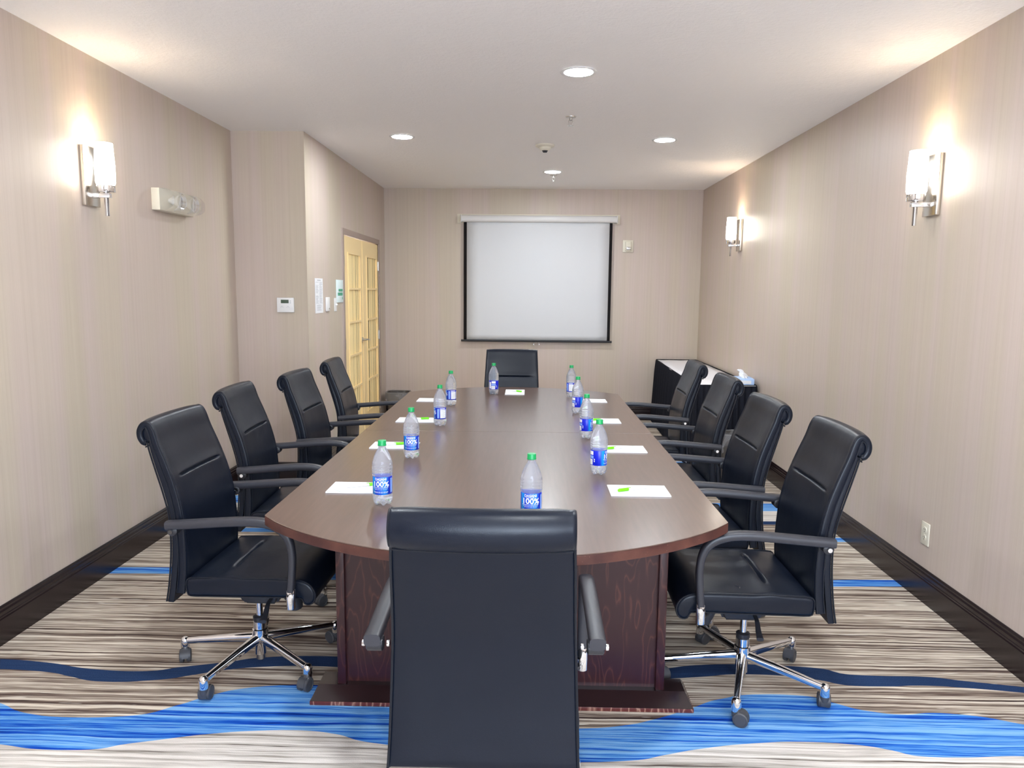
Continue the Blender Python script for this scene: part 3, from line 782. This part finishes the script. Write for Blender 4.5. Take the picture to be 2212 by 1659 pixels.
        base = Matrix.Translation((.322*math.cos(a), .322*math.sin(a), 0)) @ Matrix.Rotation(sw, 4, 'Z')
        bm = bmesh.new()
        pts = []
        for q_ in range(9):
            an = math.radians(-35+q_*27.5); pts.append(Vector((-.018+.0295*math.cos(an), 0, .0275+.0295*math.sin(an))))
        pin = [Vector((-.018+.022*math.cos(math.radians(-35+q_*27.5)), 0, .0275+.022*math.sin(math.radians(-35+q_*27.5)))) for q_ in range(8, -1, -1)]
        ol = pts+pin
        A = [bm.verts.new(p+Vector((0, -.0125, 0))) for p in ol]; B = [bm.verts.new(p+Vector((0, .0125, 0))) for p in ol]
        for q_ in range(len(ol)): bm.faces.new((A[q_], A[(q_+1) % len(ol)], B[(q_+1) % len(ol)], B[q_]))
        for q_ in range(8):
            for V_ in (A, B): bm.faces.new((V_[q_], V_[q_+1], V_[len(ol)-2-q_], V_[len(ol)-1-q_]))
        lathe(bm, [(.0145, .030), (.0165, .045), (.0165, .054)], 14)
        bm.transform(base); cs = obj('caster', bm, M_tyre, t); cs['spin'] = 1
        for s in (-1, 1):
            bm = bmesh.new(); y0 = s*.014
            lathe(bm, [(.010, -.0085), (.024, -.0085), (.0272, -.006), (.0272, .006), (.024, .0085), (.021, .0085), (.020, .0070), (.006, .0075)], 26, (-.018, y0, .0275), 'Y')
            if s < 0: bm.transform(Matrix.Translation((0, 2*y0, 0)) @ Matrix.Scale(-1, 4, (0, 1, 0)))
            bm.transform(base); obj('wheel', bm, M_tyre, cs)
    return t
RL, RR = -PI/2, PI/2
chair = build_chair('black leather conference chair nearest the camera on the right side of the table')
chair.location = (.873, 2.833, .004); chair.rotation_euler = (0, 0, RR-.017)
for (x, y, dz, rz, sp, lb) in [
    (.830, 3.52, -.010, RR+.02, .3, 'black leather conference chair second from the camera on the right side of the table'),
    (.880, 4.44, -.010, RR+.0, .9, 'black leather conference chair third from the camera on the right side of the table'),
    (.889, 5.33, -.006, RR-.015, .5, 'black leather conference chair farthest back on the right side, by the skirted side table'),
    (-1.100, 2.905, .006, RL-.027, math.radians(36), 'black leather conference chair nearest the camera on the left side of the table'),
    (-1.180, 3.75, -.006, RL+.04, .25, 'black leather conference chair second from the camera on the left side of the table'),
    (-1.085, 4.42, -.008, RL-.03, .8, 'black leather conference chair third from the camera on the left side of the table'),
    (-1.075, 5.24, -.008, RL+.045, .2, 'black leather conference chair farthest back on the left side, in front of the double door'),
    (-.100, 1.975, .0, 0.0, .3, 'black leather conference chair seen from behind at the near end of the table'),
    (-.135, 5.955, -.0, PI, .7, 'black leather conference chair facing the camera at the far end below the screen')]:
    dup(chair, (x, y, 0), rz, lb, None, sp)
chair.location.z = 0

# ------------------------------------------------------------------ bottles
def text_mesh(s, size):
    cu = bpy.data.curves.new('t', 'FONT'); cu.body = s; cu.size = size; cu.align_x = 'CENTER'; cu.offset = size*.022
    cu.resolution_u = 3
    o = bpy.data.objects.new('t', cu); C.objects.link(o)
    bpy.context.view_layer.update()
    me = bpy.data.meshes.new_from_object(o.evaluated_get(bpy.context.evaluated_depsgraph_get()))
    bm = bmesh.new(); bm.from_mesh(me)
    bpy.data.objects.remove(o); bpy.data.meshes.remove(me)
    return bm
def wrap(bm, R, z0, a0=0, sx=1.0):
    bmesh.ops.subdivide_edges(bm, edges=[e for e in bm.edges if abs(e.verts[0].co.x-e.verts[1].co.x) > .004], cuts=3)
    for v in bm.verts:
        a = a0+v.co.x*sx/R; z = z0+v.co.y
        v.co = Vector((math.sin(a)*R, -math.cos(a)*R, z))
def patch(bm, R, a0, a1, z0, z1):
    n = max(2, int(abs(a1-a0)/8)); L = []
    for k in range(n+1):
        a = math.radians(a0+(a1-a0)*k/n); L.append([bm.verts.new((math.sin(a)*R, -math.cos(a)*R, z)) for z in (z0, z1)])
    for p, q_ in zip(L, L[1:]): bm.faces.new((p[0], q_[0], q_[1], p[1]))
def build_bottle(label):
    t = thing('water_bottle', label, 'bottle', (0, 0, 0), 0, 'water bottles on the conference table')
    prof = [(.012, .005), (.022, .001), (.028, .002), (.034, .010), (.0370, .022), (.0378, .032), (.0372, .040), (.0352, .0435), (.0352, .110), (.0370, .1135), (.0381, .118), (.0383, .121), (.0366, .1245), (.0384, .128), (.0385, .131), (.0367, .1345), (.0385, .138), (.0385, .142), (.0368, .1455), (.0380, .150), (.0372, .158), (.0335, .172), (.0270, .190), (.0190, .206), (.0145, .213), (.0130, .219), (.0150, .220), (.0150, .2215), (.0125, .2225), (.0125, .232)]
    bm = bmesh.new(); R = lathe(bm, prof, 50)
    for j, ring in enumerate(R[:7]):
        for k, v in enumerate(ring):
            a = 2*PI*k/50; f = [.0, 1, 1, .8, .35, .12, 0][j]; c_ = .5-.5*math.cos(5*a)
            v.co.x *= 1-.16*f*c_; v.co.y *= 1-.16*f*c_; v.co.z += .009*f*c_
    obj('bottle_body', bm, M_bottle, t, ang=60)
    obj('cap', mb(lathe, [(.0155, .2225), (.0160, .2235), (.0156, .226), (.0150, .2275), (.0150, .2395), (.0140, .2415), (.001, .242)], 36), M_green, t)
    lb = obj('label', mb(lathe, [(.0357, .044), (.0360, .0445), (.0360, .1095), (.0357, .110)], 48, caps=False), M_label, t)
    R0 = .0364
    bm = text_mesh('100%', .0265); wrap(bm, R0, .0752, math.radians(0), 1.12); obj('lettering', bm, M_white_ink, lb, smooth=False)
    bm = text_mesh('DASANI', .0125); wrap(bm, R0, .0985, math.radians(0), 1.0); obj('lettering', bm, M_white_ink, lb, smooth=False)
    bm = bmesh.new()
    for a0, a1, z, h in [(-26, 26, .0950, .0013), (-48, 48, .0708, .0017), (-44, 44, .0665, .0010), (-36, 36, .0628, .0008), (-46, 46, .0545, .0014), (-40, 40, .0510, .0008)]:
        a = a0
        while a < a1: b_ = min(a1, a+random.choice((7, 11, 14))); patch(bm, R0, a, b_, z, z+h); a = b_+2.5
    obj('fine_print', bm, M_white_ink, lb, smooth=False)
    for pp in [(92, 150, .050, .099), (92, 140, .1025, .1065), (-175, -128, .0465, .070), (-172, -122, .090, .106), (160, 180, .05, .10), (-116, -109, .060, .0655), (-116, -109, .068, .0735)]:
        obj('printed_panel', mb(patch, R0, *pp), M_white_ink, lb, smooth=False)
    pbi = mat('pale_blue_ink', (.25, .42, .9), .4)
    obj('side_strip', mb(patch, R0, 62, 82, .050, .104), pbi, lb, smooth=False); obj('side_strip', mb(patch, R0, -175, -120, .0735, .086), pbi, lb, smooth=False)
    bm = bmesh.new(); rnd = random.Random(7)
    for k in range(9): patch(bm, R0+.0003, 96, 146-rnd.uniform(0, 16), .054+k*.0048, .0556+k*.0048)
    for k in range(3): patch(bm, R0+.0003, -172, -132-rnd.uniform(0, 10), .050+k*.006, .0525+k*.006)
    obj('fine_print', bm, M_print, lb, smooth=False)
    return t
GB = 'water bottles on the conference table'
bot = build_bottle('water bottle on the left side of the table, nearest the camera, beside nearest left notepad')
bot.location = (-.533, 2.665, TZ)
rd = math.radians
for x, y, rz, lb in [
    (-.546, 3.43, 4, 'water bottle second along the left side, its 100% label facing the camera'),
    (-.512, 4.28, -82, 'water bottle third along the left side, its white facts panel turned forward'),
    (-.528, 5.05, -84, 'water bottle farthest along the left side, behind the third one'),
    (-.259, 5.62, 148, 'water bottle at the far end of the table in front of the far chair'),
    (.328, 5.53, -125, 'water bottle farthest back on the right side of the table'),
    (.328, 4.79, 92, 'water bottle third from the camera on the right side of the table'),
    (.321, 3.965, 78, 'water bottle second from the camera on the right side of the table'),
    (.314, 3.17, 76, 'water bottle nearest the camera on the right side of the table'),
    (.017, 2.475, -4, 'water bottle at the near end, partly hidden behind the nearest chair back')]:
    dup(bot, (x, y, TZ), rd(rz), lb)

# ------------------------------------------------------------------ notepads and pens
def build_pad(label):
    t = thing('notepad', label, 'notepad', (0, 0, 0), 0, 'white notepads on the conference table')
    obj('sheets', mb(box, -.117, .117, -.0775, .0775, .0004, .005), M_paper, t, smooth=False)
    bm = bmesh.new(); h = .0053
    for a, b in [((.045, .068), (.112, .058)), ((.052, .043), (.115, .040)), ((-.112, .02), (-.106, -.008))]:
        d = Vector((b[0]-a[0], b[1]-a[1], 0)).normalized(); n = Vector((-d.y, d.x, 0))*.0009
        A = Vector((*a, h)); B = Vector((*b, h)); bm.faces.new([bm.verts.new(p) for p in (A-n, B-n, B+n, A+n)])
    obj('printed_line', bm, M_print, t, smooth=False)
    bm = bmesh.new()
    a, b = Vector((.060, .073, h)), Vector((.098, .036, h)); n = Vector((.0017, .0018, 0))
    bm.faces.new([bm.verts.new(p) for p in (a-n, b-n*.3, b+n*.3, a+n)])
    obj('logo_mark', bm, M_lgprint, t, smooth=False)
    return t
pads = [(-.668, 2.878, PI, 'nearest left'), (-.672, 3.695, PI, 'second left'), (-.674, 4.442, PI, 'third left'), (-.674, 5.275, PI, 'farthest left'),
        (.4475, 2.893, 0, 'nearest right'), (.480, 3.68, 0, 'second right'), (.452, 4.495, 0, 'third right'), (.455, 5.335, 0, 'farthest right')]
pad = None
LB = {'nearest left': 'white notepad at the nearest left chair, with a green-capped pen on it',
      'second left': 'white notepad at the second left chair, behind the second bottle',
      'third left': 'white notepad at the third left chair, half behind a bottle',
      'farthest left': 'white notepad at the farthest left chair, no green pen cap showing',
      'nearest right': 'white notepad at the nearest right chair, green-capped pen lying across it',
      'second right': 'white notepad at the second right chair, right of the nearest right bottle',
      'third right': 'white notepad at the third right chair, right of the second right bottle',
      'farthest right': 'white notepad at the farthest right chair, no green pen cap showing'}
for x, y, rz, k in pads:
    if pad is None: pad = build_pad(LB[k]); pad.location = (x, y, TZ); pad.rotation_euler = (0, 0, rz)
    else: dup(pad, (x, y, TZ), rz, LB[k])
dup(pad, (-.098, 5.745, TZ), PI/2*0, 'small white notepad in front of the chair at the far end').scale = (.64, 1.75, 1)
def build_pen(label):
    t = thing('pen', label, 'pen', (0, 0, 0), 0, 'green-capped pens on the notepads')       # local +X from cap end to tip
    obj('barrel', mb(lathe, [(.0036, .050), (.0036, .138), (.0024, .145), (.0005, .148)], 12, (0, 0, .004), 'X'), mat('white_pen_barrel', (.8, .8, .82), .3), t)
    bm = bmesh.new(); lathe(bm, [(.001, 0), (.0052, .002), (.0056, .006), (.0056, .048), (.0046, .050)], 14, (0, 0, .0056), 'X')
    box(bm, .004, .060, -.0018, .0018, .0105, .0125, .0005)
    obj('pen_cap', bm, M_lime, t)
    return t
ps = [(.362, 2.862, .45, 'green-capped pen on the nearest right notepad'), (-.588, 2.918, PI+.42, 'green-capped pen on the nearest left notepad, cap beside the bottle'),
      (-.620, 3.712, PI+.3, 'green-capped pen on the second left notepad'), (-.600, 4.462, PI+.25, 'green-capped pen on the third left notepad'),
      (.392, 3.652, .38, 'green-capped pen on the second right notepad'), (.395, 4.487, .2, 'green-capped pen on the third right notepad, cap behind a bottle'),
      (-.045, 5.725, PI-.62, 'green-capped pen on the small notepad at the far end')]
pen = None
for x, y, rz, lb in ps:
    if pen is None: pen = build_pen(lb); pen.location = (x, y, TZ+.0055); pen.rotation_euler = (0, 0, rz)
    else: dup(pen, (x, y, TZ+.0055), rz, lb)

# ------------------------------------------------------------------ side table with skirt
SC = [(1.470, 6.455), (2.000, 6.480), (2.018, 8.885), (1.545, 8.885)]
t = thing('side_table', 'narrow side table draped in a black pleated skirt along right wall', 'table', (1.75, 7.65, 0))
off = Matrix.Translation((-1.75, -7.65, 0))
bm = mb(prism, SC, .715, .742); bm.transform(off); obj('table_board', bm, mat('table_board_grey', (.3, .28, .26), .6), t, smooth=False)
bm = bmesh.new(); ring0 = []
peri = []
for i in range(4):
    a = Vector((*SC[i], 0)); b = Vector((*SC[(i+1) % 4], 0)); L = (b-a).length; n = int(L/.009)
    nr = Vector(((b-a).y, -(b-a).x, 0)).normalized()
    for k in range(n): peri.append((a.lerp(b, k/n), nr))
s = 0
cols = []
for i, (p, nr) in enumerate(peri):
    s += .009
    ph = s/.052*2*PI+.8*math.sin(s*3.1)
    col_ = []
    for z, amp, out_ in ((.752, .001, .004), (.735, .004, .005), (.6, .009, .009), (.35, .012, .016), (.012, .014, .030)):
        o_ = out_+amp*(1+math.sin(ph))
        q_ = p+nr*o_
        if q_.x > XR-.019-(.0 if z > .17 else 0): q_.x = XR-.020
        if q_.y > YB-.020: q_.y = YB-.021
        col_.append(bm.verts.new((q_.x, q_.y, z)))
    cols.append(col_)
for a, b in zip(cols, cols[1:]+cols[:1]):
    for k in range(4): bm.faces.new((a[k], b[k], b[k+1], a[k+1]))
bm.transform(off); o = obj('skirt', bm, M_skirt, t, ang=80)
bm = bmesh.new(); n = 40; L1 = []
for k in range(n+1):
    u = k/n; y = 6.462+(8.872-6.462)*u
    xl = 1.474+(1.548-1.474)*u+.012*math.sin(u*9)*(u > .5)+.003*math.sin(u*31); xr = 1.996+.016*u
    if u > .93: xr -= .05*(u-.93)/.07
    L1.append([bm.verts.new((xl+(xr-xl)*j/6, y, .7445+.0012*math.sin(j*2.1+k*.7))) for j in range(7)])
for a, b in zip(L1, L1[1:]):
    for j in range(6): bm.faces.new((a[j], a[j+1], b[j+1], b[j]))
o = obj('table_runner', bm, M_cloth); tag(o, 'white cloth lying on top of the black-skirted side table', 'tablecloth'); o.modifiers.new('s', 'SOLIDIFY').thickness = .002
# tissue box
t = thing('tissue_box', 'pale blue tissue box with white tissue on the side table', 'tissue box', (1.925, 6.60, .7465), rd(-6))
bx = obj('carton', mb(box, -.072, .072, -.115, .115, 0, .055, .002), M_tissuebox, t)
obj('printed_panel', mb(box, -.045, .045, -.1158, -.1152, .012, .042), M_paper, bx, smooth=False)
bm = bmesh.new(); lv = []
for k, (w, dpt, z, ox) in enumerate([(.030, .05, .054, 0), (.034, .045, .070, -.004), (.030, .03, .088, -.014), (.018, .022, .105, -.022), (.024, .016, .120, -.034), (.010, .008, .128, -.045)]):
    lv.append([bm.verts.new((ox+w*math.cos(2*PI*j/14)*(1+.25*math.sin(j*2.3+k)), -.01+dpt*math.sin(2*PI*j/14)*(1+.2*math.cos(j*3.1+k)), z+.004*math.sin(j*1.9))) for j in range(14)])
for a, b in zip(lv, lv[1:]):
    for j in range(14): bm.faces.new((a[j], a[(j+1) % 14], b[(j+1) % 14], b[j]))
bm.faces.new(lv[-1]); obj('tissue', bm, M_paper, t, ang=30)

# ------------------------------------------------------------------ waste bins
def bin_(x, y, hw, hd, h, label, knot=(0, 0)):
    t = thing('waste_bin', label, 'waste bin', (x, y, 0))
    def loop(sx, sy, z, n=36):
        out = []
        for k in range(n):
            a = 2*PI*k/n; c_, s_ = math.cos(a), math.sin(a)
            out.append((sx*math.copysign(abs(c_)**.45, c_), sy*math.copysign(abs(s_)**.45, s_), z))
        return out
    bm = bmesh.new()
    rr = [loop(hw*.80, hd*.80, .0), loop(hw*.985, hd*.985, h-.012), loop(hw*1.03, hd*1.03, h-.012), loop(hw*1.03, hd*1.03, h), loop(hw*.96, hd*.96, h), loop(hw*.79, hd*.79, .01)]
    V = [[bm.verts.new(p) for p in r] for r in rr]
    for a, b in zip(V, V[1:]):
        for k in range(36): bm.faces.new((a[k], a[(k+1) % 36], b[(k+1) % 36], b[k]))
    bm.faces.new(V[0]); bm.faces.new(V[-1]); obj('bin_body', bm, M_bin, t)
    bm = bmesh.new(); rnd = random.Random(5)
    rr = [loop(hw*.93, hd*.93, h-.05), loop(hw*.98, hd*.98, h+.004), loop(hw*1.05, hd*1.05, h+.006), loop(hw*1.08, hd*1.08, h-.012), loop(hw*1.06, hd*1.06, h-.085)]
    V = [[bm.verts.new(Vector(p)+Vector((rnd.uniform(-1, 1), rnd.uniform(-1, 1), rnd.uniform(-1, 1)))*(.004 if j in (1, 2, 3) else .010)) for p in r] for j, r in enumerate(rr)]
    for a, b in zip(V, V[1:]):
        for k in range(36): bm.faces.new((a[k], a[(k+1) % 36], b[(k+1) % 36], b[k]))
    kx, ky = knot
    kz = h-.10
    for k in range(7):
        a = -.9+k*.3; tube(bm, [(kx+a*.10, ky-.006, h-.004), (kx+a*.03, ky-.014, h-.05), (kx, ky-.016, kz)], .0022, 5)
    lathe(bm, [(.004, kz-.045), (.012, kz-.03), (.006, kz), (.014, kz+.008), (.003, kz+.012)], 9, (kx, ky-.018, 0))
    obj('bin_liner', bm, M_bag, t)
bin_(-1.535, 8.70, .135, .125, .345, 'brown waste bin with clear liner in far left corner beside the door', (.05, -.127))
bin_(1.69, 6.10, .115, .11, .395, 'waste bin with clear liner in front of side table, glimpsed between right chairs', (-.09, -.11))
